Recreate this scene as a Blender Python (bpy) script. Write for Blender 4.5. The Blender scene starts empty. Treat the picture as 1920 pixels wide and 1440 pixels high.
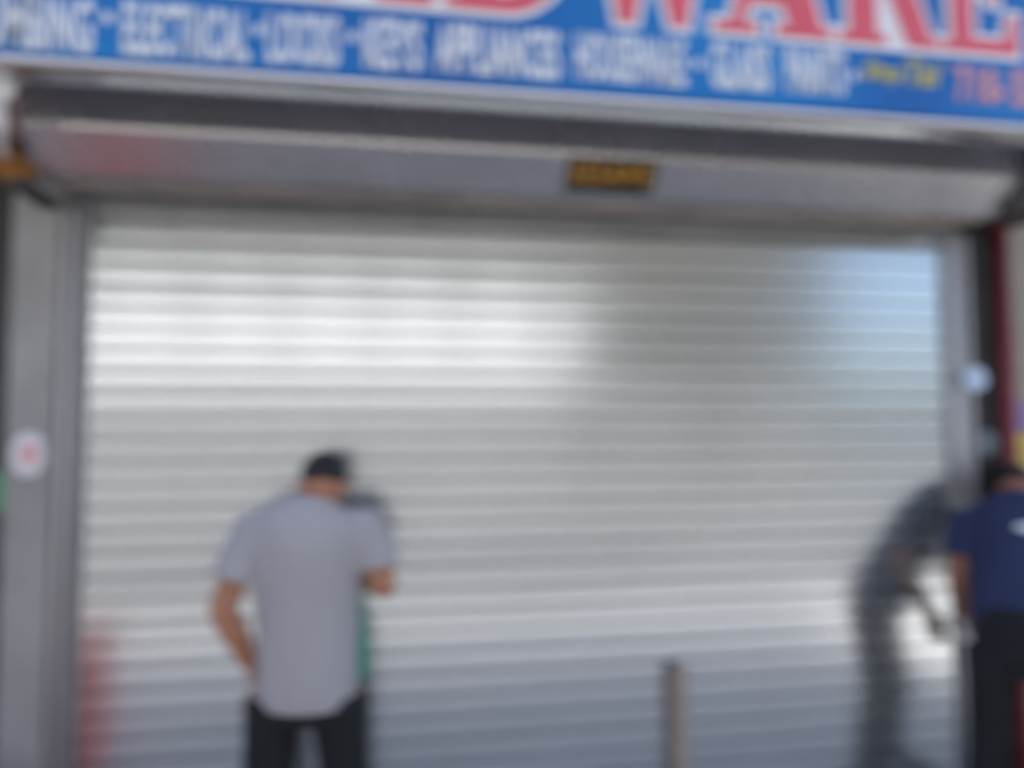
import bpy, bmesh, math, random
from mathutils import Vector, Matrix

random.seed(7)
R = math.radians
scene = bpy.context.scene
COL = scene.collection

# ------------------------------------------------------------------ camera
cam_data = bpy.data.cameras.new('camera')
cam = bpy.data.objects.new('camera', cam_data)
COL.objects.link(cam)
YAW, PITCH, ROLL = R(9.5), R(3.6), R(-0.3)
fw = Vector((math.sin(YAW) * math.cos(PITCH), math.cos(YAW) * math.cos(PITCH), math.sin(PITCH)))
rt = Vector((math.cos(YAW), -math.sin(YAW), 0))
up = rt.cross(fw)
r2 = rt * math.cos(ROLL) + up * math.sin(ROLL)
u2 = up * math.cos(ROLL) - rt * math.sin(ROLL)
CAM_POS = Vector((0, -2.95, 1.62))
cam.matrix_world = Matrix(((r2.x, u2.x, -fw.x, CAM_POS.x),
                           (r2.y, u2.y, -fw.y, CAM_POS.y),
                           (r2.z, u2.z, -fw.z, CAM_POS.z),
                           (0, 0, 0, 1)))
cam_data.sensor_width = 36.0
cam_data.lens = 27.0
cam_data.clip_start = 0.02
cam_data.clip_end = 2000
# the phone focused far too close: everything in view is out of focus
cam_data.dof.use_dof = True
cam_data.dof.focus_distance = 0.55
cam_data.dof.aperture_fstop = 1.9
cam_data.dof.aperture_ratio = 0.72      # smear is wider than it is tall
scene.camera = cam

# ------------------------------------------------------------------ world and sun
SUN_EL, SUN_AZ = R(60), R(8)        # azimuth measured from +Y towards +X: the sun stands behind the shop
world = bpy.data.worlds.new('World')
scene.world = world
world.use_nodes = True
wn = world.node_tree
wn.nodes.clear()
sky = wn.nodes.new('ShaderNodeTexSky')
sky.sky_type = 'NISHITA'
sky.sun_disc = False
sky.sun_elevation = SUN_EL
sky.sun_rotation = SUN_AZ
sky.altitude = 20
sky.air_density = 0.8
sky.dust_density = 4.0
sky.ozone_density = 0.6
bg = wn.nodes.new('ShaderNodeBackground')
bg.inputs['Strength'].default_value = 0.15
wo = wn.nodes.new('ShaderNodeOutputWorld')
wn.links.new(sky.outputs[0], bg.inputs[0])
wn.links.new(bg.outputs[0], wo.inputs[0])

sun_data = bpy.data.lights.new('sun', 'SUN')
sun_data.energy = 4.0
sun_data.angle = R(0.53)
sun_data.color = (1.0, 0.97, 0.93)
sun = bpy.data.objects.new('sun', sun_data)
COL.objects.link(sun)
to_sun = Vector((math.sin(SUN_AZ) * math.cos(SUN_EL), math.cos(SUN_AZ) * math.cos(SUN_EL), math.sin(SUN_EL)))
sun.rotation_euler = to_sun.to_track_quat('Z', 'Y').to_euler()
sun.location = to_sun * 40

scene.view_settings.view_transform = 'Standard'
scene.view_settings.look = 'None'
scene.view_settings.exposure = 1.55
scene.view_settings.gamma = 1.0
scene.view_settings.use_curve_mapping = False
scene.cycles.max_bounces = 10
scene.cycles.glossy_bounces = 6
scene.cycles.diffuse_bounces = 5

# ------------------------------------------------------------------ materials
MATS = {}


def mat(name, col, rough=0.6, metal=0.0, var=0.12, scale=6.0, bump=0.0, col2=None, stretch=(1, 1, 1),
        rough_var=0.0, coat=0.0, spec=0.5, per_object=False):
    if name in MATS:
        return MATS[name]
    m = bpy.data.materials.new(name)
    m.use_nodes = True
    nt = m.node_tree
    b = nt.nodes['Principled BSDF']
    tc = nt.nodes.new('ShaderNodeTexCoord')
    mp = nt.nodes.new('ShaderNodeMapping')
    mp.inputs['Scale'].default_value = stretch
    nt.links.new(tc.outputs['Object'], mp.inputs[0])
    if per_object:      # alike pieces that share a mesh get different grain
        oi = nt.nodes.new('ShaderNodeObjectInfo')
        mu = nt.nodes.new('ShaderNodeMath')
        mu.operation = 'MULTIPLY'
        mu.inputs[1].default_value = 37.0
        nt.links.new(oi.outputs['Random'], mu.inputs[0])
        nt.links.new(mu.outputs[0], mp.inputs['Location'])
    nz = nt.nodes.new('ShaderNodeTexNoise')
    nz.inputs['Scale'].default_value = scale
    nz.inputs['Detail'].default_value = 6
    nz.inputs['Roughness'].default_value = 0.6
    nt.links.new(mp.outputs[0], nz.inputs['Vector'])
    rp = nt.nodes.new('ShaderNodeValToRGB')
    rp.color_ramp.elements[0].position = 0.3
    rp.color_ramp.elements[1].position = 0.7
    c1 = [max(0, c * (1 - var)) for c in col[:3]]
    c2 = col2 if col2 else [min(1, c * (1 + var)) for c in col[:3]]
    rp.color_ramp.elements[0].color = (*c1, 1)
    rp.color_ramp.elements[1].color = (*c2[:3], 1)
    nt.links.new(nz.outputs[0], rp.inputs[0])
    nt.links.new(rp.outputs[0], b.inputs['Base Color'])
    b.inputs['Roughness'].default_value = rough
    b.inputs['Metallic'].default_value = metal
    b.inputs['Coat Weight'].default_value = coat
    b.inputs['Specular IOR Level'].default_value = spec
    if rough_var:
        mr = nt.nodes.new('ShaderNodeMapRange')
        mr.inputs[3].default_value = rough - rough_var
        mr.inputs[4].default_value = rough + rough_var
        nt.links.new(nz.outputs[0], mr.inputs[0])
        nt.links.new(mr.outputs[0], b.inputs['Roughness'])
    if bump:
        bp = nt.nodes.new('ShaderNodeBump')
        bp.inputs['Strength'].default_value = bump
        bp.inputs['Distance'].default_value = 0.01
        nt.links.new(nz.outputs[0], bp.inputs['Height'])
        nt.links.new(bp.outputs[0], b.inputs['Normal'])
    MATS[name] = m
    return m


def brick_mat(name, c1, c2, mortar, scale=1.0):
    m = bpy.data.materials.new(name)
    m.use_nodes = True
    nt = m.node_tree
    b = nt.nodes['Principled BSDF']
    tc = nt.nodes.new('ShaderNodeTexCoord')
    sx = nt.nodes.new('ShaderNodeSeparateXYZ')
    cx = nt.nodes.new('ShaderNodeCombineXYZ')
    nt.links.new(tc.outputs['Object'], sx.inputs[0])
    nt.links.new(sx.outputs[0], cx.inputs[0])
    nt.links.new(sx.outputs[2], cx.inputs[1])
    br = nt.nodes.new('ShaderNodeTexBrick')
    br.inputs['Scale'].default_value = scale
    br.inputs['Brick Width'].default_value = 0.21
    br.inputs['Row Height'].default_value = 0.07
    br.inputs['Mortar Size'].default_value = 0.006
    br.inputs['Color1'].default_value = (*c1, 1)
    br.inputs['Color2'].default_value = (*c2, 1)
    br.inputs['Mortar'].default_value = (*mortar, 1)
    nt.links.new(cx.outputs[0], br.inputs[0])
    nt.links.new(br.outputs[0], b.inputs['Base Color'])
    b.inputs['Roughness'].default_value = 0.85
    MATS[name] = m
    return m


M_SLAT = mat('shutter_steel', (0.60, 0.635, 0.645), rough=0.185, metal=0.87, var=0.07, scale=2.0,
             stretch=(0.3, 1, 9), rough_var=0.04, per_object=True)
M_HOOD = mat('hood_steel', (0.49, 0.475, 0.46), rough=0.27, metal=0.88, var=0.08, scale=2.5, rough_var=0.05)
M_GUIDE = mat('guide_rail_steel', (0.45, 0.45, 0.47), rough=0.48, metal=1.0, var=0.1, scale=4.0, stretch=(1, 1, 0.3))
M_TRIM = mat('aluminium_trim', (0.82, 0.82, 0.81), rough=0.18, metal=1.0, var=0.05, scale=4.0)
M_SOFF = mat('soffit_shade_tone', (0.36, 0.31, 0.27), rough=0.7, var=0.3, scale=4.0)  # brownish tone puts the shade under the hood into the colour
M_BACK = mat('dark_blue_back_paint', (0.40, 0.445, 0.56), rough=0.6, var=0.2, scale=4.0)
M_DARK = mat('dark_pillar_paint', (0.035, 0.034, 0.033), rough=0.5, var=0.25, scale=5.0)
M_GREYP = mat('grey_pillar_paint', (0.34, 0.335, 0.32), rough=0.45, var=0.15, scale=4.0)
M_BEIGE = mat('beige_wall_paint', (0.33, 0.31, 0.26), rough=0.8, var=0.12, scale=5.0)
M_RED = mat('red_pipe_paint', (0.19, 0.018, 0.028), rough=0.35, var=0.2, scale=5.0)
M_CONC = mat('sidewalk_concrete', (0.46, 0.45, 0.43), rough=0.9, var=0.18, scale=3.0, bump=0.2)
M_CONC2 = mat('darkened_far_pavement', (0.17, 0.168, 0.165), rough=0.9, var=0.2, scale=2.0)  # darkened to subdue the sunlit band it mirrors in the shutter
M_CONCJ = mat('sidewalk_joint', (0.16, 0.155, 0.15), rough=0.95, var=0.2, scale=5.0)
M_ASPH = mat('asphalt', (0.085, 0.085, 0.088), rough=0.9, var=0.3, scale=8.0, bump=0.3)
M_KERB = mat('kerb_stone', (0.36, 0.35, 0.34), rough=0.85, var=0.15, scale=4.0)
M_PAINT = mat('road_paint', (0.75, 0.74, 0.70), rough=0.7, var=0.12, scale=9.0)
M_WHITEW = mat('white_render', (0.80, 0.80, 0.79), rough=0.8, var=0.05, scale=1.0)
M_CREAM = mat('pale_render', (0.62, 0.60, 0.55), rough=0.8, var=0.08, scale=1.0)
M_BRICKD = brick_mat('dark_brick', (0.055, 0.05, 0.04), (0.075, 0.066, 0.053), (0.10, 0.097, 0.085))
M_BRICKR = brick_mat('red_brick', (0.26, 0.11, 0.07), (0.33, 0.15, 0.1), (0.4, 0.37, 0.34))
M_GLASS = mat('window_glass', (0.03, 0.035, 0.04), rough=0.06, var=0.1, scale=2.0)
M_FRAME = mat('window_frame_paint', (0.5, 0.5, 0.48), rough=0.5, var=0.08, scale=4.0)
M_WHITEP = mat('white_sign_print', (0.86, 0.88, 0.89), rough=0.35, var=0.03, scale=6.0)
M_PINKR = mat('red_sign_print', (0.78, 0.12, 0.165), rough=0.35, var=0.08, scale=2.0)
M_YELP = mat('yellow_sign_print', (0.72, 0.62, 0.05), rough=0.35, var=0.05, scale=4.0)
M_PHONE = mat('pink_sign_print', (0.85, 0.38, 0.36), rough=0.35, var=0.05, scale=4.0)
M_STB = mat('black_sticker', (0.018, 0.016, 0.014), rough=0.5, var=0.2, scale=9.0)
M_STY = mat('amber_sticker_print', (0.55, 0.27, 0.01), rough=0.5, var=0.1, scale=9.0)
M_AMBER = mat('amber_paint', (0.26, 0.10, 0.006), rough=0.5, var=0.25, scale=9.0)
M_SKIN = mat('skin', (0.44, 0.20, 0.115), rough=0.55, var=0.12, scale=9.0)
M_SKIN2 = mat('darker_skin', (0.30, 0.125, 0.075), rough=0.55, var=0.12, scale=9.0)
M_HAIR = mat('black_hair', (0.008, 0.0075, 0.008), rough=0.6, var=0.3, scale=60.0, bump=0.3)
M_SHIRT = mat('grey_cotton', (0.39, 0.375, 0.385), rough=0.9, var=0.07, scale=5.0, bump=1.0, stretch=(1.6, 1, 0.7))
M_NAVY = mat('navy_cotton', (0.024, 0.034, 0.092), rough=0.9, var=0.15, scale=7.0, bump=0.25)
M_PANTS = mat('black_denim', (0.010, 0.010, 0.013), rough=0.9, var=0.25, scale=12.0, bump=0.2)
M_SHOE = mat('shoe_leather', (0.03, 0.028, 0.027), rough=0.5, var=0.2, scale=12.0)
M_SOLE = mat('shoe_sole', (0.5, 0.5, 0.48), rough=0.8, var=0.1, scale=12.0)
M_GREEN = mat('green_bag_cloth', (0.008, 0.30, 0.17), rough=0.6, var=0.15, scale=9.0)
M_EYE = mat('eye_white', (0.75, 0.73, 0.7), rough=0.3, var=0.04, scale=20.0)
M_LIP = mat('lips', (0.34, 0.12, 0.09), rough=0.5, var=0.1, scale=20.0)
M_POST = mat('brown_post_paint', (0.36, 0.275, 0.225), rough=0.55, var=0.3, scale=9.0)
M_REDBOX = mat('red_glow_paint', (1.0, 0.13, 0.10), rough=0.3, var=0.06, scale=3.0)  # strong red stands in for the glow of a light
M_BLACKP = mat('black_plastic', (0.02, 0.02, 0.02), rough=0.5, var=0.2, scale=8.0)
M_STW = mat('white_sticker_paper', (0.74, 0.72, 0.72), rough=0.5, var=0.06, scale=20.0)
M_STPK = mat('pink_sticker_print', (0.75, 0.38, 0.40), rough=0.5, var=0.1, scale=20.0)
M_STBL = mat('pale_blue_sticker_paper', (0.56, 0.70, 0.88), rough=0.45, var=0.06, scale=20.0)
M_STGR = mat('grey_blue_sticker_paper', (0.22, 0.29, 0.33), rough=0.5, var=0.1, scale=20.0)
M_STYE = mat('yellow_poster_paper', (0.62, 0.50, 0.10), rough=0.6, var=0.15, scale=15.0)
M_STPU = mat('purple_poster_print', (0.28, 0.22, 0.42), rough=0.6, var=0.15, scale=15.0)
M_STGN = mat('green_sticker_paper', (0.06, 0.30, 0.12), rough=0.6, var=0.1, scale=15.0)
M_LAMP = mat('white_lamp_glass', (0.85, 0.85, 0.83), rough=0.3, var=0.03, scale=9.0)


def sign_blue():
    m = bpy.data.materials.new('blue_sign_vinyl')
    m.use_nodes = True
    nt = m.node_tree
    b = nt.nodes['Principled BSDF']
    tc = nt.nodes.new('ShaderNodeTexCoord')
    nz = nt.nodes.new('ShaderNodeTexNoise')
    nz.inputs['Scale'].default_value = 0.8
    nz.inputs['Detail'].default_value = 1
    nt.links.new(tc.outputs['Object'], nz.inputs['Vector'])
    rp = nt.nodes.new('ShaderNodeValToRGB')
    rp.color_ramp.elements[0].position = 0.35
    rp.color_ramp.elements[0].color = (0.002, 0.078, 0.35, 1)
    rp.color_ramp.elements[1].position = 0.65
    rp.color_ramp.elements[1].color = (0.008, 0.225, 0.60, 1)
    nt.links.new(nz.outputs[0], rp.inputs[0])
    nt.links.new(rp.outputs[0], b.inputs['Base Color'])
    b.inputs['Roughness'].default_value = 0.3
    return m


M_BLUE = sign_blue()

# ------------------------------------------------------------------ helpers


def link(name, me, material, parent=None, loc=(0, 0, 0)):
    o = bpy.data.objects.new(name, me)
    COL.objects.link(o)
    o.location = loc
    if material is not None and not me.materials:
        me.materials.append(material)
    if parent is not None:
        o.parent = parent
    return o


def tag(o, label, cat, group=None):
    o['label'] = label
    o['category'] = cat
    if group:
        o['group'] = group
    return o


def thing(name, label, cat, loc=(0, 0, 0), rotz=0, group=None):
    o = bpy.data.objects.new(name, None)
    COL.objects.link(o)
    o.empty_display_size = 0.1
    o.location = loc
    o.rotation_euler = (0, 0, rotz)
    return tag(o, label, cat, group)


def structure(o):
    o['kind'] = 'structure'
    return o


def pydata(name, v, f, smooth=False):
    me = bpy.data.meshes.new(name)
    me.from_pydata([tuple(p) for p in v], [], f)
    me.update()
    if smooth:
        for p in me.polygons:
            p.use_smooth = True
    return me


def box_mesh(name, x0, x1, y0, y1, z0, z1, bevel=0.0):
    bm = bmesh.new()
    bmesh.ops.create_cube(bm, size=1)
    for v in bm.verts:
        v.co = Vector((x0 + (v.co.x + .5) * (x1 - x0), y0 + (v.co.y + .5) * (y1 - y0), z0 + (v.co.z + .5) * (z1 - z0)))
    if bevel:
        bmesh.ops.bevel(bm, geom=bm.edges[:], offset=bevel, segments=2, affect='EDGES', profile=0.6)
    me = bpy.data.meshes.new(name)
    bm.to_mesh(me)
    bm.free()
    return me


def box(name, x0, x1, y0, y1, z0, z1, m, parent=None, bevel=0.0):
    return link(name, box_mesh(name, x0, x1, y0, y1, z0, z1, bevel), m, parent)


def extrude_profile(name, prof, x0, x1, smooth=False, closed=True):
    """profile of (y, z) points swept along X with end caps"""
    n = len(prof)
    v = [(x0, y, z) for y, z in prof] + [(x1, y, z) for y, z in prof]
    f = []
    rng = range(n) if closed else range(n - 1)
    for i in rng:
        j = (i + 1) % n
        f.append((i, j, n + j, n + i))
    if closed:
        f.append(tuple(reversed(range(n))))
        f.append(tuple(range(n, 2 * n)))
    me = pydata(name, v, f)
    bm = bmesh.new()
    bm.from_mesh(me)
    bmesh.ops.recalc_face_normals(bm, faces=bm.faces)
    bm.to_mesh(me)
    bm.free()
    if smooth:
        for p in me.polygons:
            p.use_smooth = len(p.vertices) == 4
        me.set_sharp_from_angle(angle=R(25))
    return me


def disc_mesh(name, rx, rz, th, n=28):
    v, f = [], []
    for k, y in enumerate((0, -th)):
        for i in range(n):
            a = 2 * math.pi * i / n
            v.append((rx * math.cos(a), y, rz * math.sin(a)))
    f.append(tuple(range(n)))
    f.append(tuple(reversed(range(n, 2 * n))))
    for i in range(n):
        j = (i + 1) % n
        f.append((i, n + i, n + j, j))
    return pydata(name, v, f)


def tube_rings(points, radii, side=(1, 0, 0), seg=20, cap=True):
    """tube along points; each radius a number or (a, b): a along 'side', b across it"""
    P = [Vector(p) for p in points]
    rad = [(r, r) if not isinstance(r, tuple) else r for r in radii]
    if cap:
        def ends(p, q, r):
            d = (p - q).normalized()
            k = min(r)
            return [(p + d * k * 0.55 * s, (r[0] * t, r[1] * t)) for s, t in ((0.5, 0.86), (0.85, 0.52), (1.0, 0.12))]
        e0 = ends(P[0], P[1], rad[0])
        e1 = ends(P[-1], P[-2], rad[-1])
        P = [p for p, _ in reversed(e0)] + P + [p for p, _ in e1]
        rad = [r for _, r in reversed(e0)] + rad + [r for _, r in e1]
    n = len(P)
    v, f = [], []
    side = Vector(side)
    for i in range(n):
        t = (P[min(i + 1, n - 1)] - P[max(i - 1, 0)]).normalized()
        a = side - t * side.dot(t)
        if a.length < 1e-3:
            a = Vector((0, 1, 0)) - t * t.y
        a.normalize()
        b = t.cross(a)
        for k in range(seg):
            g = 2 * math.pi * k / seg
            v.append(P[i] + a * (rad[i][0] * math.cos(g)) + b * (rad[i][1] * math.sin(g)))
    for i in range(n - 1):
        for k in range(seg):
            k2 = (k + 1) % seg
            f.append((i * seg + k, i * seg + k2, (i + 1) * seg + k2, (i + 1) * seg + k))
    f.append(tuple(reversed(range(seg))))
    f.append(tuple((n - 1) * seg + k for k in range(seg)))
    return v, f


def ellipsoid(c, r, rot=None, seg=24, rings=14):
    v, f = [], []
    c = Vector(c)
    M = rot or Matrix.Identity(3)
    for i in range(1, rings):
        th = math.pi * i / rings
        for k in range(seg):
            ph = 2 * math.pi * k / seg
            v.append(c + M @ Vector((r[0] * math.sin(th) * math.cos(ph), r[1] * math.sin(th) * math.sin(ph), r[2] * math.cos(th))))
    top = len(v)
    v.append(c + M @ Vector((0, 0, r[2])))
    v.append(c + M @ Vector((0, 0, -r[2])))
    for i in range(rings - 2):
        for k in range(seg):
            k2 = (k + 1) % seg
            f.append((i * seg + k, (i + 1) * seg + k, (i + 1) * seg + k2, i * seg + k2))
    for k in range(seg):
        k2 = (k + 1) % seg
        f.append((k, k2, top))
        f.append(((rings - 2) * seg + k2, (rings - 2) * seg + k, top + 1))
    return v, f


def fuse(name, pieces, voxel, smooth_iter=6, factor=0.5):
    """one continuous skin over overlapping pieces (voxel remesh, then smoothing)"""
    V, F = [], []
    for v, f in pieces:
        o = len(V)
        V += [tuple(p) for p in v]
        F += [tuple(i + o for i in q) for q in f]
    me = pydata(name + '_raw', V, F)
    bm = bmesh.new()
    bm.from_mesh(me)
    bmesh.ops.recalc_face_normals(bm, faces=bm.faces)
    bm.to_mesh(me)
    bm.free()
    ob = bpy.data.objects.new(name + '_raw', me)
    COL.objects.link(ob)
    md = ob.modifiers.new('r', 'REMESH')
    md.mode = 'VOXEL'
    md.voxel_size = voxel
    md.use_smooth_shade = True
    sm = ob.modifiers.new('s', 'SMOOTH')
    sm.iterations = smooth_iter
    sm.factor = factor
    dg = bpy.context.evaluated_depsgraph_get()
    dg.update()
    out = bpy.data.meshes.new_from_object(ob.evaluated_get(dg))
    out.name = name
    bpy.data.objects.remove(ob)
    bpy.data.meshes.remove(me)
    for p in out.polygons:
        p.use_smooth = True
    return out


def text_mesh(name, s, x0, x1, z0, z1, y, depth=0.003, bold=0.0, shear=0.0):
    """flat lettering standing in the XZ plane, stretched to the box x0..x1, z0..z1, facing -Y"""
    cu = bpy.data.curves.new(name, 'FONT')
    cu.body = s
    cu.size = 1.0
    cu.offset = bold
    cu.shear = shear
    cu.space_character = 1.0 + bold * 2.6      # keep emboldened letters clear of each other
    cu.resolution_u = 3
    ob = bpy.data.objects.new(name, cu)
    COL.objects.link(ob)
    dg = bpy.context.evaluated_depsgraph_get()
    dg.update()
    me = bpy.data.meshes.new_from_object(ob.evaluated_get(dg))
    bpy.data.objects.remove(ob)
    bpy.data.curves.remove(cu)
    xs = [v.co.x for v in me.vertices]
    ys = [v.co.y for v in me.vertices]
    ax, bx_, ay, by = min(xs), max(xs), min(ys), max(ys)
    for v in me.vertices:
        v.co = Vector((x0 + (v.co.x - ax) / (bx_ - ax) * (x1 - x0), y, z0 + (v.co.y - ay) / (by - ay) * (z1 - z0)))
    bm = bmesh.new()
    bm.from_mesh(me)
    g = bmesh.ops.extrude_face_region(bm, geom=bm.faces[:])
    for e in g['geom']:
        if isinstance(e, bmesh.types.BMVert):
            e.co.y -= depth
    bmesh.ops.recalc_face_normals(bm, faces=bm.faces)
    bm.to_mesh(me)
    bm.free()
    me.name = name
    me.materials.clear()
    return me


def poly_letter(name, loops, x0, z0, w, h, y, depth, grow=0.0):
    """letter from closed outlines (even-odd fill) in unit space, scaled to w x h"""
    cu = bpy.data.curves.new(name, 'CURVE')
    cu.dimensions = '2D'
    cu.fill_mode = 'BOTH'
    cu.extrude = depth / 2
    cu.offset = grow
    for lp in loops:
        sp = cu.splines.new('POLY')
        sp.points.add(len(lp) - 1)
        for i, (a, b) in enumerate(lp):
            sp.points[i].co = (a * w, b * h, 0, 1)
        sp.use_cyclic_u = True
    ob = bpy.data.objects.new(name, cu)
    COL.objects.link(ob)
    dg = bpy.context.evaluated_depsgraph_get()
    dg.update()
    me = bpy.data.meshes.new_from_object(ob.evaluated_get(dg))
    bpy.data.objects.remove(ob)
    bpy.data.curves.remove(cu)
    for v in me.vertices:
        v.co = Vector((x0 + v.co.x, y - v.co.z, z0 + v.co.y))
    me.update()
    me.materials.clear()
    return me


# ------------------------------------------------------------------ setting
ZR = -0.13     # road level, the sidewalk is z = 0
structure(box('ground', -400, 400, -400, 400, -1.2, ZR - 0.06, M_ASPH))
structure(box('road', -60, 60, -13.0, -4.0, ZR - 0.05, ZR, M_ASPH))
pav = structure(box('sidewalk', -60, 60, -3.85, 0.0, -0.25, -0.012, M_CONCJ))
structure(box('kerb', -60, 60, -4.0, -3.85, -0.25, 0.0, M_KERB, bevel=0.012))
structure(box('far_kerb', -60, 60, -13.15, -13.0, -0.25, 0.0, M_KERB, bevel=0.012))
structure(box('far_sidewalk', -60, 60, -17.0, -13.15, -0.25, -0.002, M_CONC2))
slab = box_mesh('paving_slab', -0.747, 0.747, -0.635, 0.635, -0.05, 0.0, bevel=0.006)
for ix in range(-6, 7):
    for iy in range(3):
        o = link('paving_slab', slab, M_CONC, pav, (ix * 1.5 + 0.4, -0.645 - iy * 1.28, random.uniform(-0.003, 0.0)))
for i in range(-6, 7):
    structure(box('lane_marking', i * 6 - 1.5, i * 6 + 1.5, -8.56, -8.44, ZR + 0.004, ZR + 0.007, M_PAINT))

# the shop building that carries the shutter and keeps the sidewalk in shade
shop = thing('shop_building', 'shop building of red brick behind the shutter and the blue sign', 'building', (0, 0.1, 0))
box('wall', -3.2, 4.1, 0.02, 9.0, 0, 6.0, M_BRICKR, shop)
box('cornice', -3.25, 4.15, -0.18, 0.017, 5.6, 5.9, M_FRAME, shop, bevel=0.02)


def neighbour(name, label, x0, x1, h, m):
    t = thing(name, label, 'building', (0, 0.1, 0))
    box('wall', x0, x1, 0.03, 9, 0, h, m, t)
    box('cornice', x0 + 0.06, x1 - 0.02, -0.08, 0.027, h + 0.003, h + 0.12, M_FRAME, t, bevel=0.02)
    return t


neighbour('neighbouring_building', 'dark brick building running on to the left of the shop', -26, -3.21, 6.2, M_BRICKD)
neighbour('neighbouring_building', 'low pale rendered building running on to the right of the shop', 4.11, 28, 3.05, M_CREAM)


M_FASC = mat('grey_fascia_paint', (0.15, 0.15, 0.15), rough=0.7, var=0.1, scale=1.0)


def far_building(label, x0, x1, h, wall_m, storeys, ground_m, h0=3.2, yf=-17.05, upper=None):
    t = thing('street_building', label, 'building', ((x0 + x1) / 2, yf, 0))
    hw = (x1 - x0) / 2
    zt = upper[0] if upper else h
    box('wall', -hw, hw, -9, 0, h0, zt, wall_m, t)
    if upper:
        box('upper_wall', -hw, hw, -9, 0, zt + 0.003, h, upper[1], t)
        box('string_course', -hw, hw, 0.003, 0.12, zt - 0.1, zt + 0.1, M_FASC, t, bevel=0.01)
    box('shop_front', -hw + 0.003, hw - 0.003, -8.9, -0.03, 0, h0 - 0.003, ground_m, t)
    box('cornice', -hw - 0.05, hw + 0.05, 0.003, 0.3, h - 0.45, h - 0.1, M_FRAME, t, bevel=0.02)
    box('fascia', -hw + 0.02, hw - 0.02, 0.003, 0.16, h0 - 0.25, h0 + 0.12, M_FASC, t, bevel=0.01)
    n = int((x1 - x0) / 2.1)
    for s in range(storeys):
        for k in range(n):
            wx = -hw + (k + 0.5) * 2 * hw / n
            wz = h0 + 0.95 + s * 3.0
            w_ = box('window', wx - 0.46, wx + 0.46, 0.003, 0.04, wz, wz + 1.4, M_FRAME if wall_m is M_WHITEW and s == 0 else M_FASC, t)
            box('pane', wx - 0.4, wx + 0.4, 0.043, 0.047, wz + 0.06, wz + 0.68, M_GLASS, w_)
            box('pane', wx - 0.4, wx + 0.4, 0.043, 0.047, wz + 0.72, wz + 1.34, M_GLASS, w_)
    ns = max(1, int((x1 - x0) / 3.5))
    for k in range(ns):
        wx = -hw + (k + 0.5) * 2 * hw / ns
        w_ = box('shop_window', wx - 1.3, wx + 1.3, -0.027, 0.02, 0.5, 2.6, M_FRAME, t)
        box('roller_blind', wx - 1.22, wx + 1.22, 0.023, 0.027, 0.58, 2.52, M_FASC, w_)
    return t


far_building('long white rendered building across the street, mirrored bright in the shutter', -19, 5.2, 12.5, M_WHITEW, 3, M_FASC, upper=(5.6, M_BRICKD))
far_building('tall dark brick building across the street, mirrored dark in the shutter', 5.25, 12.6, 13.0, M_BRICKD, 3, M_BRICKD)

# ------------------------------------------------------------------ rolling shutter
SX0, SX1 = -1.10, 2.45
shut = thing('rolling_shutter', 'closed silver steel rolling shutter of horizontal slats across the shop front', 'shutter', (0, 0, 0))
PIT = 0.0805
prof = []
N = 9
chord, sag = 0.0745, 0.0005
for i in range(N):
    t = -1 + 2 * i / (N - 1)
    prof.append((-0.004 - sag * (1 - t * t), chord / 2 + t * chord / 2))
prof = [(0.004, 0.001), (0.0015, -0.0005)] + prof + [(0.0015, chord + 0.0012), (0.004, chord + 0.002)]
prof += [(0.009, chord + 0.002), (0.009, 0.001)]
slat_me = extrude_profile('slat', prof, SX0, SX1, smooth=True)
slat_me.materials.append(M_SLAT)
NS = 31
for i in range(NS):
    z = 0.075 + i * PIT
    s = link('slat', slat_me, None, shut, (0, random.uniform(-0.0006, 0.0006), z))
    s.rotation_euler = (R(random.uniform(-0.2, 0.2)), 0, R(random.uniform(-0.03, 0.03)))
box('bottom_bar', SX0, SX1, -0.016, 0.014, 0.004, 0.07, M_GUIDE, shut, bevel=0.004)


# guide rails (each a channel the slats run in)
def channel(name, xs, xe, lip, label=None):
    lo, hi = min(xs, xe), max(xs, xe)
    v = []
    sgn = 1 if xe > xs else -1
    pr = [(xs, -0.028), (xe, -0.028), (xe, 0.03), (xe - sgn * 0.004, 0.03), (xe - sgn * 0.004, -0.024),
          (xs + sgn * 0.004, -0.024), (xs + sgn * 0.004, -0.012), (xs, -0.012)]
    n = len(pr)
    z0, z1 = 0.0, 2.485
    v = [(a, b, z0) for a, b in pr] + [(a, b, z1) for a, b in pr]
    f = [(i, (i + 1) % n, n + (i + 1) % n, n + i) for i in range(n)] + [tuple(range(n)), tuple(range(n, 2 * n))]
    me = pydata(name, v, f)
    bm = bmesh.new()
    bm.from_mesh(me)
    bmesh.ops.recalc_face_normals(bm, faces=bm.faces)
    bm.to_mesh(me)
    bm.free()
    return link(name, me, M_GUIDE, shut)


channel('guide_rail', -1.045, -1.105, 0)
channel('guide_rail', 2.385, 2.46, 0)

# hood over the coil
hood = thing('shutter_hood', 'long brushed steel shutter hood box under the blue sign', 'hood', (0, 0, 0))
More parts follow.
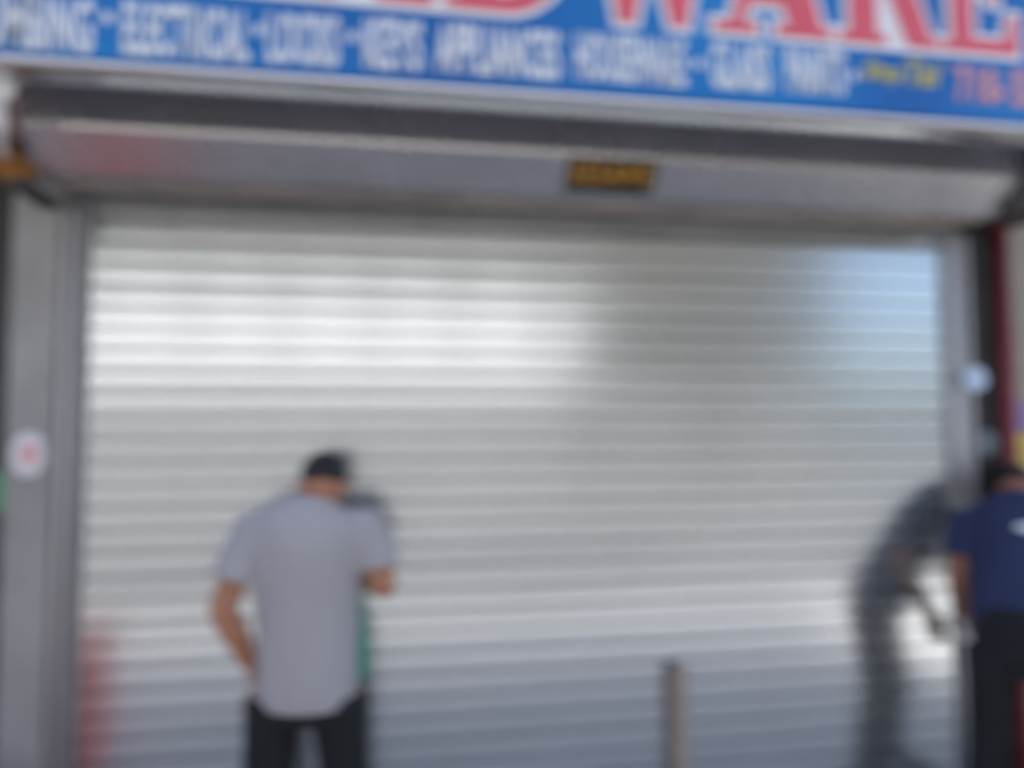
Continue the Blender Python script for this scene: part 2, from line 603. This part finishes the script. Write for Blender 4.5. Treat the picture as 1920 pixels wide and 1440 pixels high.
# upright front, lower face sloping back a little
hp = [(0.05, 2.95), (-0.40, 2.95), (-0.40, 2.598), (-0.397, 2.582), (-0.285, 2.475), (-0.272, 2.467), (-0.255, 2.465), (-0.035, 2.497), (0.05, 2.499)]
link('casing', extrude_profile('casing', hp, -1.10, 2.385), M_HOOD, hood)
ep = [(y - (0.008 if y < -0.2 else 0), z + (0.006 if z > 2.6 else -0.006)) for y, z in hp]
link('end_plate', extrude_profile('end_plate', ep, -1.112, -1.101), M_GUIDE, hood)
link('end_plate', extrude_profile('end_plate', ep, 2.386, 2.398), M_GUIDE, hood)
link('soffit_shade_plate', extrude_profile('soffit_shade_plate', [(-0.25, 2.462), (-0.034, 2.494), (-0.034, 2.489), (-0.25, 2.457)], -1.09, 2.38), M_SOFF, hood)  # added sheet, darkens the hood underside and its reflection in the top slats
for x in (-0.95, -0.1, 0.75, 1.6, 2.25):
    link('rivet', disc_mesh('rivet', 0.008, 0.008, 0.003, 10), M_GUIDE, hood, (x, -0.4, 2.62))
box('seam_cover', 1.3, 1.34, -0.4035, -0.4005, 2.60, 2.94, M_HOOD, hood)

# sticker on the sloping lower face
stk = thing('hood_sticker', 'black sticker with amber lettering on the shutter hood', 'sticker', (0.80, -0.3474, 2.5323))
stk.rotation_euler = (R(46.3), 0, 0)
box('backing', -0.165, 0.165, -0.003, 0.0015, -0.066, 0.066, M_STB, stk)
link('lettering', text_mesh('lettering', 'SESAME', -0.15, 0.15, -0.03, 0.05, -0.004, 0.001, bold=0.015), M_STY, stk)

# ------------------------------------------------------------------ jambs and pillars
lp = thing('door_pillar', 'grey painted metal pillar left of the shutter with a pale round sticker', 'pillar', (0, 0, 0))
box('post', -1.262, -1.112, -0.10, 0.10, 0, 2.60, M_GREYP, lp, bevel=0.006)
box('edge_strip', -1.1115, -1.075, -0.085, -0.03, 0, 2.425, M_GUIDE, lp, bevel=0.012)
box('reveal', -1.111, -1.107, -0.028, 0.1, 0, 2.47, M_GUIDE, lp)
gp = thing('gap_post', 'dark narrow post at the far left edge beside the grey pillar', 'post', (0, 0, 0))
box('post', -1.36, -1.275, -0.07, 0.1, 0, 2.66, M_DARK, gp, bevel=0.004)
box('strip', -1.40, -1.362, -0.09, 0.1, 0, 2.6, M_GREYP, gp, bevel=0.004)

rp_ = thing('door_pillar', 'dark charcoal pillar between the shutter and the red pipe', 'pillar', (0, 0, 0))
box('post', 2.492, 2.64, -0.03, 0.10, 0, 2.62, M_DARK, rp_, bevel=0.006)
box('added_dark_box', 2.402, 2.70, -0.36, -0.05, 2.49, 2.93, M_DARK, rp_, bevel=0.006)  # added box, carries the dark reflection on to the shutter's right end
box('edge_strip', 2.462, 2.49, -0.045, 0.09, 0, 2.47, M_GUIDE, rp_, bevel=0.01)

pipe = thing('red_pipe', 'dark red painted pipe running down beside the charcoal pillar', 'pipe', (2.622, -0.075, 0))
v, f = tube_rings([(0, 0, 0.0), (0, 0, 1.3), (0, 0, 2.60)], [0.03, 0.03, 0.03], cap=False, seg=20)
link('tube', pydata('tube', v, f, True), M_RED, pipe)
for z in (0.5, 1.95, 2.45):
    v, f = tube_rings([(0, 0, z), (0, 0, z + 0.03)], [0.034, 0.034], cap=False, seg=20)
    link('clip', pydata('clip', v, f), M_RED, pipe)

wr = thing('side_wall', 'beige painted wall at the right edge with torn posters', 'wall', (0, 0, 0))
box('panel', 2.642, 4.4, -0.035, 0.096, 0, 2.95, M_BEIGE, wr)
box('plinth', 2.645, 4.4, -0.06, -0.037, 0, 0.25, M_GREYP, wr, bevel=0.004)

# stickers and posters
o = link('round_sticker', disc_mesh('round_sticker', 0.055, 0.055, 0.002), M_STBL, None, (2.492, -0.0475, 1.838))
tag(o, 'round pale blue sticker on the right shutter frame', 'sticker')
o = link('small_sticker', disc_mesh('small_sticker', 0.042, 0.06, 0.002, 8), M_STGR, None, (2.555, -0.032, 1.565))
tag(o, 'small grey blue sticker on the charcoal pillar above the person in navy', 'sticker')
o = box('poster', 2.69, 2.83, -0.040, -0.037, 1.47, 1.60, M_STYE)
tag(o, 'yellow poster on the beige wall beside the red pipe', 'poster')
o = box('poster', 2.684, 2.85, -0.040, -0.037, 1.61, 1.74, M_STPU)
tag(o, 'purple poster on the beige wall above the yellow one', 'poster')
o = box('poster', 2.69, 2.86, -0.040, -0.037, 1.38, 1.462, M_STW)
tag(o, 'white paper notice under the yellow poster on the beige wall', 'poster')
st = thing('pillar_sticker', 'white sticker with pink print on the left grey pillar', 'sticker', (-1.187, -0.102, 1.555))
link('paper', disc_mesh('paper', 0.055, 0.078, 0.002), M_STW, st)
link('print', disc_mesh('print', 0.025, 0.035, 0.001), M_STPK, st, (0.004, -0.0025, 0.0))
o = box('green_sticker', -1.31, -1.268, -0.0735, -0.071, 1.36, 1.5, M_STGN)
tag(o, 'green sticker on the dark post at the far left edge', 'sticker')

# brace and lamp at the far left
br = thing('amber_brace', 'amber painted diagonal brace at the far left under the sign', 'brace', (0, 0, 0))
v, f = tube_rings([(-1.40, -0.30, 2.665), (-1.13, -0.30, 2.44)], [(0.052, 0.03), (0.052, 0.03)], side=(0.7, 0, 0.7), seg=4, cap=False)
link('bar', pydata('bar', v, f), M_AMBER, br)
box('foot_plate', -1.17, -1.118, -0.34, -0.105, 2.40, 2.43, M_DARK, br)
lampo = thing('wall_lamp', 'white globe lamp at the far left edge below the sign', 'lamp', (-1.105, -0.57, 2.61))
v, f = ellipsoid((0, 0, 0.03), (0.048, 0.032, 0.06))
link('globe', pydata('globe', v, f, True), M_LAMP, lampo)
v, f = tube_rings([(0, 0, -0.01), (0, 0.0, -0.06), (0, 0.02, -0.1)], [0.022, 0.022, 0.02], seg=18)
link('holder', pydata('holder', v, f, True), M_STW, lampo)
v, f = tube_rings([(0, 0.02, -0.09), (-0.08, 0.2, -0.1), (-0.12, 0.43, -0.1)], [0.014, 0.014, 0.014], seg=12)
link('arm', pydata('arm', v, f, True), M_STW, lampo)

# ------------------------------------------------------------------ the sign
sign = thing('shop_sign', 'long blue shop sign with white trade words and big red lettering', 'sign', (0, 0, 0))
SY = -0.70
box('face', -2.6, 3.0, SY, -0.635, 2.674, 3.46, M_BLUE, sign, bevel=0.003)
tp = []
for i in range(9):
    a = R(100 + 20 * i)
    tp.append((-0.66 + 0.075 * math.cos(R(90 + 22.5 * i)) * 0.72, 2.65 + 0.0225 * math.sin(R(90 + 22.5 * i))))
tp += [(-0.632, 2.6275), (-0.632, 2.672)]
link('trim', extrude_profile('trim', tp, -2.62, 3.02, smooth=True), M_TRIM, sign)
box('back_frame', -2.6, 3.0, -0.63, -0.615, 2.628, 3.46, M_BACK, sign)
for x in (-2.2, -0.4, 1.2, 2.8):
    box('bracket', x - 0.03, x + 0.03, -0.613, 0.12, 3.3, 3.36, M_DARK, sign)
words = [('PLUMBING', -1.16, -0.81), ('ELECTRICAL', -0.73, -0.39), ('LOCKS', -0.337, -0.137), ('KEYS', -0.06, 0.107),
         ('APPLIANCES', 0.15, 0.53), ('HOUSEWARE', 0.583, 0.94), ('GLASS', 1.028, 1.228), ('PAINTS', 1.287, 1.492)]
ZT0, ZT1 = 2.708, 2.868
for w, a, b in words:
    dz = 0.015 * ((a + b) / 2 - 0.9)       # the printed row climbs a little
    link('lettering', text_mesh('lettering', w, a, b, ZT0 + dz, ZT1 + dz, SY - 0.001, 0.002, bold=0.038), M_WHITEP, sign)
for x in (-0.772, -0.362, -0.098, 0.985, 1.525):
    o = link('dot', disc_mesh('dot', 0.012, 0.02, 0.002, 12), M_WHITEP, sign, (x, SY - 0.001, 2.79))
link('lettering', text_mesh('lettering', 'Shop', 1.565, 1.70, 2.763, 2.848, SY - 0.001, 0.002, bold=0.02, shear=0.3), M_YELP, sign)
link('lettering', text_mesh('lettering', 'Tel', 1.725, 1.845, 2.77, 2.862, SY - 0.001, 0.002, bold=0.02, shear=0.3), M_YELP, sign)
link('lettering', text_mesh('lettering', '718-', 1.905, 2.10, 2.725, 2.855, SY - 0.001, 0.002, bold=0.03), M_PHONE, sign)
link('lettering', text_mesh('lettering', '5', 2.12, 2.19, 2.725, 2.855, SY - 0.001, 0.002, bold=0.03), M_PHONE, sign)


def arc(cx, cz, rx, rz, a0, a1, n=14):
    return [(cx + rx * math.cos(R(a0 + (a1 - a0) * i / n)), cz + rz * math.sin(R(a0 + (a1 - a0) * i / n))) for i in range(n + 1)]


S = 0.07   # serif height
LET = {
    'E': [[(0, 0), (1, 0), (1, .3), (.9, .3), (.82, S + .03), (.4, S + .03), (.4, .46), (.6, .46), (.66, .38), (.72, .38), (.72, .66), (.66, .66),
           (.6, .56), (.4, .56), (.4, 1 - S - .03), (.8, 1 - S - .03), (.88, .72), (.97, .72), (.97, 1), (0, 1), (0, 1 - S), (.12, 1 - S), (.12, S), (0, S)]],
    'H': [[(0, 0), (.42, 0), (.42, S), (.34, S), (.34, .46), (.66, .46), (.66, S), (.58, S), (.58, 0), (1, 0), (1, S), (.9, S), (.9, 1 - S), (1, 1 - S),
           (1, 1), (.58, 1), (.58, 1 - S), (.66, 1 - S), (.66, .56), (.34, .56), (.34, 1 - S), (.42, 1 - S), (.42, 1), (0, 1), (0, 1 - S), (.1, 1 - S), (.1, S), (0, S)]],
    'A': [[(0, 0), (.36, 0), (.36, S), (.25, S), (.3, .22), (.58, .22), (.63, S), (.52, S), (.52, 0), (1, 0), (1, S), (.92, S), (.62, 1), (.42, 1), (.14, S), (0, S)],
          [(.33, .31), (.55, .31), (.44, .68)]],
    'W': [[(0, 1), (0, 1 - S), (.06, 1 - S), (.24, 0), (.36, 0), (.5, .55), (.66, 0), (.78, 0), (.95, 1 - S), (1, 1 - S), (1, 1), (.72, 1), (.72, 1 - S),
           (.84, 1 - S), (.74, .36), (.58, 1), (.44, 1), (.34, .36), (.22, 1 - S), (.32, 1 - S), (.32, 1)]],
    'R': [[(0, 0), (.46, 0), (.46, S), (.37, S), (.37, .46), (.46, .46), (.68, 0), (1, 0), (1, S), (.92, S), (.74, .48)] +
          arc(.6, .745, .34, .255, -55, 90, 12) + [(0, 1), (0, 1 - S), (.1, 1 - S), (.1, S), (0, S)],
          [(.37, .56), (.52, .56)] + arc(.52, .73, .15, .17, -80, 80, 8) + [(.37, .9)]],
    'D': [[(0, 0), (.5, 0)] + arc(.5, .5, .5, .5, -85, 85, 18) + [(0, 1), (0, 1 - S), (.12, 1 - S), (.12, S), (0, S)],
          [(.4, .1), (.48, .1)] + arc(.48, .5, .24, .4, -85, 85, 14) + [(.4, .9)]],
}
# the white outline of an R closes over the notch between its stem and leg
OUT = {'R': [[(0, 0), (1, 0), (1, S), (.92, S), (.74, .48)] + arc(.6, .745, .34, .255, -55, 90, 12) + [(0, 1), (0, 1 - S), (.1, 1 - S), (.1, S), (0, S)]]}
big = [('H', -1.28, -0.86), ('A', -0.83, -0.42), ('R', -0.38, 0.14), ('D', 0.18, 0.56), ('W', 0.62, 1.04), ('A', 1.04, 1.45), ('R', 1.48, 1.845), ('E', 1.86, 2.15)]
ZB, HB = 2.906, 0.46
for k, (ch, a, b) in enumerate(big):
    e = 'lettering'
    lt = link(e, poly_letter(e, LET[ch], a, ZB, b - a, HB, SY - 0.0055, 0.004), M_PINKR, sign)
    link('outline', poly_letter('outline', OUT.get(ch, LET[ch])[:1], a, ZB, b - a, HB, SY - 0.0008 - 0.0009 * (k % 2), 0.0016, grow=0.021), M_WHITEP, lt)

# ------------------------------------------------------------------ short post in front of the shutter
po = thing('short_post', 'short brown steel post standing against the shutter', 'post', (1.135, -0.05, 0))
box('bar', -0.028, 0.028, -0.02, 0.02, 0.012, 0.692, M_POST, po, bevel=0.008)
box('cap', -0.03, 0.03, -0.022, 0.022, 0.6925, 0.702, M_POST, po, bevel=0.003)
box('base_plate', -0.07, 0.07, -0.05, 0.03, 0, 0.011, M_GUIDE, po, bevel=0.002)

# red box added out of view, standing in for a red light mirrored low in the shutter's left end
nb = thing('red_glow_box', 'red street box mirrored as the red glow at the shutter\'s lower left', 'box', (-1.475, -0.85, 0), R(0))
box('body', -0.22, 0.22, -0.2, 0.2, 0.10, 0.66, M_REDBOX, nb, bevel=0.02)
box('door', -0.17, 0.17, 0.203, 0.212, 0.2, 0.6, M_REDBOX, nb, bevel=0.004)
box('base', -0.18, 0.18, -0.16, 0.16, 0, 0.099, M_BLACKP, nb)
box('lid', -0.23, 0.23, -0.21, 0.21, 0.662, 0.70, M_REDBOX, nb, bevel=0.012)

# ------------------------------------------------------------------ people


def hand(wrist, d, palm_n, thumb_side, curl=0.5, size=1.0):
    """palm, four bent fingers and a thumb; d: pointing direction, palm_n: out of the palm"""
    d = Vector(d).normalized()
    n = Vector(palm_n)
    n = (n - d * n.dot(d)).normalized()
    s = Vector(thumb_side)
    s = (s - d * s.dot(d) - n * s.dot(n)).normalized()
    w = Vector(wrist)
    out = []
    out.append(tube_rings([w - d * 0.01, w + d * 0.03 * size, w + d * 0.085 * size],
                          [(0.026 * size, 0.018 * size), (0.036 * size, 0.016 * size), (0.041 * size, 0.0135 * size)], side=s, seg=16))
    for k, L in enumerate((0.070, 0.078, 0.073, 0.058)):
        p = w + d * 0.082 * size + s * (0.031 - 0.0205 * k) * size
        pts = [p]
        dd = d.copy()
        for j, seg in enumerate((0.44, 0.32, 0.24)):
            ang = curl * (0.5, 1.0, 0.8)[j]
            ax = d * 0 + dd * math.cos(ang) + n * math.sin(ang)
            n2 = n
            dd2 = ax.normalized()
            n = (n - dd2 * n.dot(dd2)).normalized() if (n - dd2 * n.dot(dd2)).length > 1e-4 else n2
            dd = dd2
            pts.append(pts[-1] + dd * L * seg * size)
        n = Vector(palm_n)
        n = (n - d * n.dot(d)).normalized()
        rr = [0.0092, 0.0088, 0.008, 0.007]
        out.append(tube_rings(pts, [r * size for r in rr], side=s, seg=10))
    t0 = w + d * 0.022 * size + s * 0.028 * size
    t1 = t0 + (d * 0.6 + s * 0.75 + n * 0.3).normalized() * 0.036 * size
    t2 = t1 + (d * 0.85 + s * 0.25 + n * 0.4).normalized() * 0.032 * size
    t3 = t2 + (d * 0.9 + n * 0.4).normalized() * 0.024 * size
    out.append(tube_rings([t0, t1, t2, t3], [0.013 * size, 0.0115 * size, 0.01 * size, 0.008 * size], side=n, seg=10))
    return out


def head_parts(c, rot):
    """face looks along local +Y"""
    k = 0.91
    c = Vector(c)

    def P(x, y, z):
        return c + rot @ Vector((x, y, z)) * k
    skin = [ellipsoid(P(0, -0.008, 0.025), (0.073 * k, 0.092 * k, 0.088 * k), rot),
            ellipsoid(P(0, 0.022, -0.045), (0.058 * k, 0.066 * k, 0.068 * k), rot),
            ellipsoid(P(0, 0.045, -0.088), (0.032 * k, 0.034 * k, 0.026 * k), rot),
            ellipsoid(P(0, 0.072, 0.03), (0.052 * k, 0.018 * k, 0.014 * k), rot),
            tube_rings([P(0, 0.08, 0.012), P(0, 0.094, -0.012), P(0, 0.1, -0.028)], [0.008, 0.011, 0.014], seg=10),
            ellipsoid(P(0.072, -0.008, -0.006), (0.009 * k, 0.02 * k, 0.031 * k), rot),
            ellipsoid(P(-0.072, -0.008, -0.006), (0.009 * k, 0.02 * k, 0.031 * k), rot)]
    return skin, P


def make_person(label, loc, rotz, spec):
    t = thing('person', label, 'person', loc, rotz)
    B = []
    sp = spec
    nb_ = Vector(sp['neck'])
    hc = Vector(sp['head'])
    rot = sp['head_rot'].to_3x3()
    hskin, P = head_parts(hc, rot)
    B += hskin
    B.append(tube_rings([nb_ + Vector((0, 0, -0.05)), nb_ + Vector((0, 0, 0.02)), P(0, -0.012, -0.05)],
                        [(0.07, 0.06), (0.054, 0.054), (0.053, 0.056)]))
    B.append(tube_rings(*sp['torso_body']))
    for side in ('arm_l', 'arm_r'):
        sh, el, wr_ = [Vector(p) for p in sp[side]]
        m1 = sh.lerp(el, 0.45)
        m2 = el.lerp(wr_, 0.35)
        B.append(tube_rings([sh, m1, el], [0.048, 0.044, 0.038], seg=16))
        B.append(tube_rings([el, m2, wr_], [0.038, 0.04, 0.026], seg=16))
    for h in sp['hands']:
        B += hand(*h)
    for hip, kn, an in sp['legs']:
        B.append(tube_rings([hip, Vector(hip).lerp(Vector(kn), .5), kn, Vector(kn).lerp(Vector(an), .35), an],
                            [0.078, 0.068, 0.052, 0.05, 0.036], seg=18))
        B.append(tube_rings([(an[0], an[1] - 0.03, 0.045), (an[0], an[1] + 0.12, 0.04)], [(0.036, 0.03), (0.036, 0.022)], seg=14))
    body = link('body', fuse('body', B, 0.0062, 4), sp['skin'], t)
    # shirt
    Sh = [tube_rings(*sp['shirt'], seg=36, cap=False)]
    for side, (k, r0, r1) in (('arm_l', sp['sleeve_l']), ('arm_r', sp['sleeve_r'])):
        sh, el, wr_ = [Vector(p) for p in sp[side]]
        e = sh.lerp(el, k)
        inn = Vector((sh.x * 0.55, sh.y, sh.z + 0.002))
        Sh.append(tube_rings([inn, sh, sh.lerp(e, 0.5), e], [r0 * 0.85, r0, (r0 + r1) / 2, r1], seg=24, cap=False))
    for p in sp.get('folds', []):
        Sh.append(tube_rings(*p, seg=10))
    link('shirt', fuse('shirt', Sh, 0.0075, 8), sp['shirt_mat'], t)
    # trousers
    Tr = [tube_rings(*sp['waist'], seg=32, cap=False)]
    for hip, kn, an in sp['legs']:
        hip, kn, an = Vector(hip), Vector(kn), Vector(an)
        Tr.append(tube_rings([hip + Vector((0, 0, 0.02)), hip.lerp(kn, .35), hip.lerp(kn, .7), kn, kn.lerp(an, .5), an + Vector((0, 0, -0.035))],
                             [0.09, 0.078, 0.072, 0.068, 0.066, 0.064], seg=24, cap=False))
    link('trousers', fuse('trousers', Tr, 0.009, 6), sp['pants_mat'], t)
    for hip, kn, an in sp['legs']:
        s_ = fuse('shoe', [tube_rings([(an[0], an[1] - 0.06, 0.05), (an[0], an[1] + 0.03, 0.052), (an[0], an[1] + 0.12, 0.042), (an[0], an[1] + 0.18, 0.034)],
                                      [(0.04, 0.042), (0.045, 0.04), (0.048, 0.032), (0.038, 0.024)], seg=18),
                           tube_rings([(an[0], an[1] - 0.02, 0.05), (an[0], an[1] - 0.01, 0.1)], [0.045, 0.042], seg=16)], 0.007, 4)
        so = link('shoe', s_, M_SHOE, t)
        v, f = tube_rings([(an[0], an[1] - 0.1, 0.011), (an[0], an[1] - 0.03, 0.011), (an[0], an[1] + 0.08, 0.011), (an[0], an[1] + 0.2, 0.011)],
                          [(0.03, 0.011), (0.044, 0.011), (0.05, 0.011), (0.028, 0.011)], seg=16, cap=False)
        link('sole', pydata('sole', v, f), M_SOLE, so)
    # hair cap, cut short at the nape and over the ears
    H = [ellipsoid(P(0, -0.014, 0.044), (0.0705, 0.084, 0.075), rot),
         ellipsoid(P(0, -0.05, 0.018), (0.06, 0.051, 0.046), rot)]
    link('hair', fuse('hair', H, 0.006, 3), M_HAIR, t)
    for sx in (-1, 1):
        v, f = ellipsoid(P(sx * 0.03, 0.078, 0.008), (0.011, 0.009, 0.0085), rot, 14, 8)
        link('eye', pydata('eye', v, f, True), M_EYE, t)
        v, f = ellipsoid(P(sx * 0.03, 0.0865, 0.008), (0.0045, 0.0025, 0.0045), rot, 10, 6)
        link('iris', pydata('iris', v, f, True), M_HAIR, t.children[-1])
    v, f = ellipsoid(P(0, 0.083, -0.056), (0.023, 0.01, 0.008), rot, 14, 8)
    link('mouth', pydata('mouth', v, f, True), M_LIP, t)
    return t


eul = Matrix.Rotation
man = dict(
    neck=(0.03, 0.0, 1.41), head=(0.032, 0.06, 1.468), head_rot=eul(R(-38), 4, 'X') @ eul(R(6), 4, 'Z'), skin=M_SKIN,
    torso_body=([(0, 0, 0.87), (0, 0, 0.95), (0, 0, 1.12), (0, 0, 1.28), (0.005, 0, 1.37)], [(0.13, 0.1), (0.12, 0.09), (0.13, 0.095), (0.15, 0.1), (0.11, 0.07)]),
    arm_l=[(-0.155, -0.005, 1.352), (-0.232, -0.05, 1.115), (-0.165, 0.02, 0.925)],
    arm_r=[(0.165, 0.0, 1.352), (0.222, -0.035, 1.165), (0.14, 0.21, 1.165)],
    hands=[((-0.163, 0.022, 0.918), (0.25, 0.35, -1), (1, 0, 0.2), (0, 1, 0), 0.45),
           ((0.138, 0.214, 1.165), (-0.45, 1, 0.05), (0.1, 0.1, 1), (1, 0.4, 0), 1.0)],
    legs=[((-0.09, 0, 0.81), (-0.122, 0.015, 0.46), (-0.132, -0.01, 0.09)), ((0.09, 0, 0.81), (0.116, 0.02, 0.46), (0.125, 0.0, 0.09))],
    shirt=([(-0.002, 0, 0.806), (0, 0, 0.86), (0, 0, 0.95), (0, 0, 1.08), (0, 0, 1.2), (0.002, 0, 1.30), (0.006, 0, 1.36), (0.012, 0, 1.395), (0.02, 0.002, 1.418), (0.024, 0.006, 1.432)],
           [(0.142, 0.118), (0.146, 0.12), (0.146, 0.116), (0.15, 0.114), (0.16, 0.118), (0.172, 0.118), (0.172, 0.104), (0.145, 0.086), (0.1, 0.074), (0.066, 0.066)]),
    sleeve_l=(0.66, 0.062, 0.068), sleeve_r=(0.72, 0.062, 0.066), shirt_mat=M_SHIRT,
    waist=([(0, 0, 0.762), (0, 0, 0.83), (0, 0, 0.92), (0, 0, 0.98)], [(0.12, 0.085), (0.138, 0.108), (0.138, 0.106), (0.13, 0.1)]), pants_mat=M_PANTS)
mp_ = make_person('man in a grey t-shirt and black trousers facing the shutter, head bowed', (-0.227, -0.46, 0), R(-2), man)
mp_.scale = (1.05, 1.1, 0.985)

bagt = thing('green_bag', 'green cloth bag hanging by its strap from the hand of the man in grey', 'bag', (-0.122, -0.17, 0.755))
v, f = tube_rings([(0, 0, 0.02), (0, 0, 0.12), (0, 0, 0.2), (0, 0, 0.235)], [(0.075, 0.04), (0.08, 0.045), (0.068, 0.03), (0.05, 0.014)], side=(1, 0, 0), seg=20)
link('pouch', fuse('pouch', [(v, f)], 0.008, 4), M_GREEN, bagt)
v, f = tube_rings([(0.035, 0, 0.22), (0.045, 0, 0.30), (0.028, 0.0, 0.372)], [(0.014, 0.004)] * 3, seg=8)
link('strap', pydata('strap', v, f, True), M_GREEN, bagt)
v, f = tube_rings([(-0.035, 0, 0.22), (-0.03, 0, 0.30), (-0.005, 0.0, 0.372)], [(0.014, 0.004)] * 3, seg=8)
link('strap', pydata('strap', v, f, True), M_GREEN, bagt)

K = 1.27
LEAN = [(0.825, 0.0), (0.98, 0.03), (1.1, 0.085), (1.2, 0.13), (1.28, 0.165), (1.33, 0.19), (1.37, 0.21), (1.39, 0.222), (1.402, 0.23)]
navy = dict(
    neck=(0.0, 0.225 * K, 1.385), head=(0.0, 0.345, 1.425), head_rot=eul(R(-58), 4, 'X') @ eul(R(-8), 4, 'Z'), skin=M_SKIN2,
    torso_body=([(0, 0, 0.87), (0, 0.02 * K, 0.97), (0, 0.09 * K, 1.12), (0, 0.15 * K, 1.26), (0, 0.2 * K, 1.345)], [(0.14, 0.11), (0.13, 0.1), (0.14, 0.1), (0.16, 0.1), (0.11, 0.07)]),
    arm_l=[(-0.17, 0.175 * K, 1.305), (-0.2, 0.13, 1.06), (-0.165, 0.235, 0.86)],
    arm_r=[(0.17, 0.175 * K, 1.305), (0.225, 0.16, 1.07), (0.18, 0.34, 0.98)],
    hands=[((-0.164, 0.239, 0.853), (0.05, 0.25, -1), (1, 0, 0.1), (0, 1, 0.2), 0.5),
           ((0.179, 0.345, 0.978), (-0.5, 0.4, -0.55), (-0.6, -0.8, 0.1), (0, 0.2, 1), 0.7)],
    legs=[((-0.095, -0.03, 0.82), (-0.12, 0.0, 0.46), (-0.135, -0.05, 0.09)), ((0.095, -0.03, 0.82), (0.13, 0.02, 0.46), (0.15, -0.03, 0.09))],
    shirt=([(0, y * K, z) for z, y in LEAN],
           [(0.16, 0.128), (0.162, 0.122), (0.164, 0.12), (0.172, 0.122), (0.18, 0.118), (0.176, 0.104), (0.14, 0.086), (0.1, 0.074), (0.068, 0.067)]),
    sleeve_l=(0.62, 0.064, 0.07), sleeve_r=(0.62, 0.064, 0.07), shirt_mat=M_NAVY,
    waist=([(0, -0.02, 0.755), (0, -0.02, 0.83), (0, 0, 0.92), (0, 0.02, 0.98)], [(0.13, 0.09), (0.152, 0.118), (0.15, 0.116), (0.14, 0.11)]), pants_mat=M_PANTS)
p2 = make_person('person in a navy t-shirt and black trousers at the right edge, seen from behind', (2.33, -0.42, 0), R(-43), navy)
v, f = ellipsoid((0.02, 0.088, 1.262), (0.05, 0.014, 0.055), None, 18, 10)
p2.scale = (1.06, 1, 0.962)
link('shirt_print', pydata('shirt_print', v, f, True), M_WHITEP, p2)
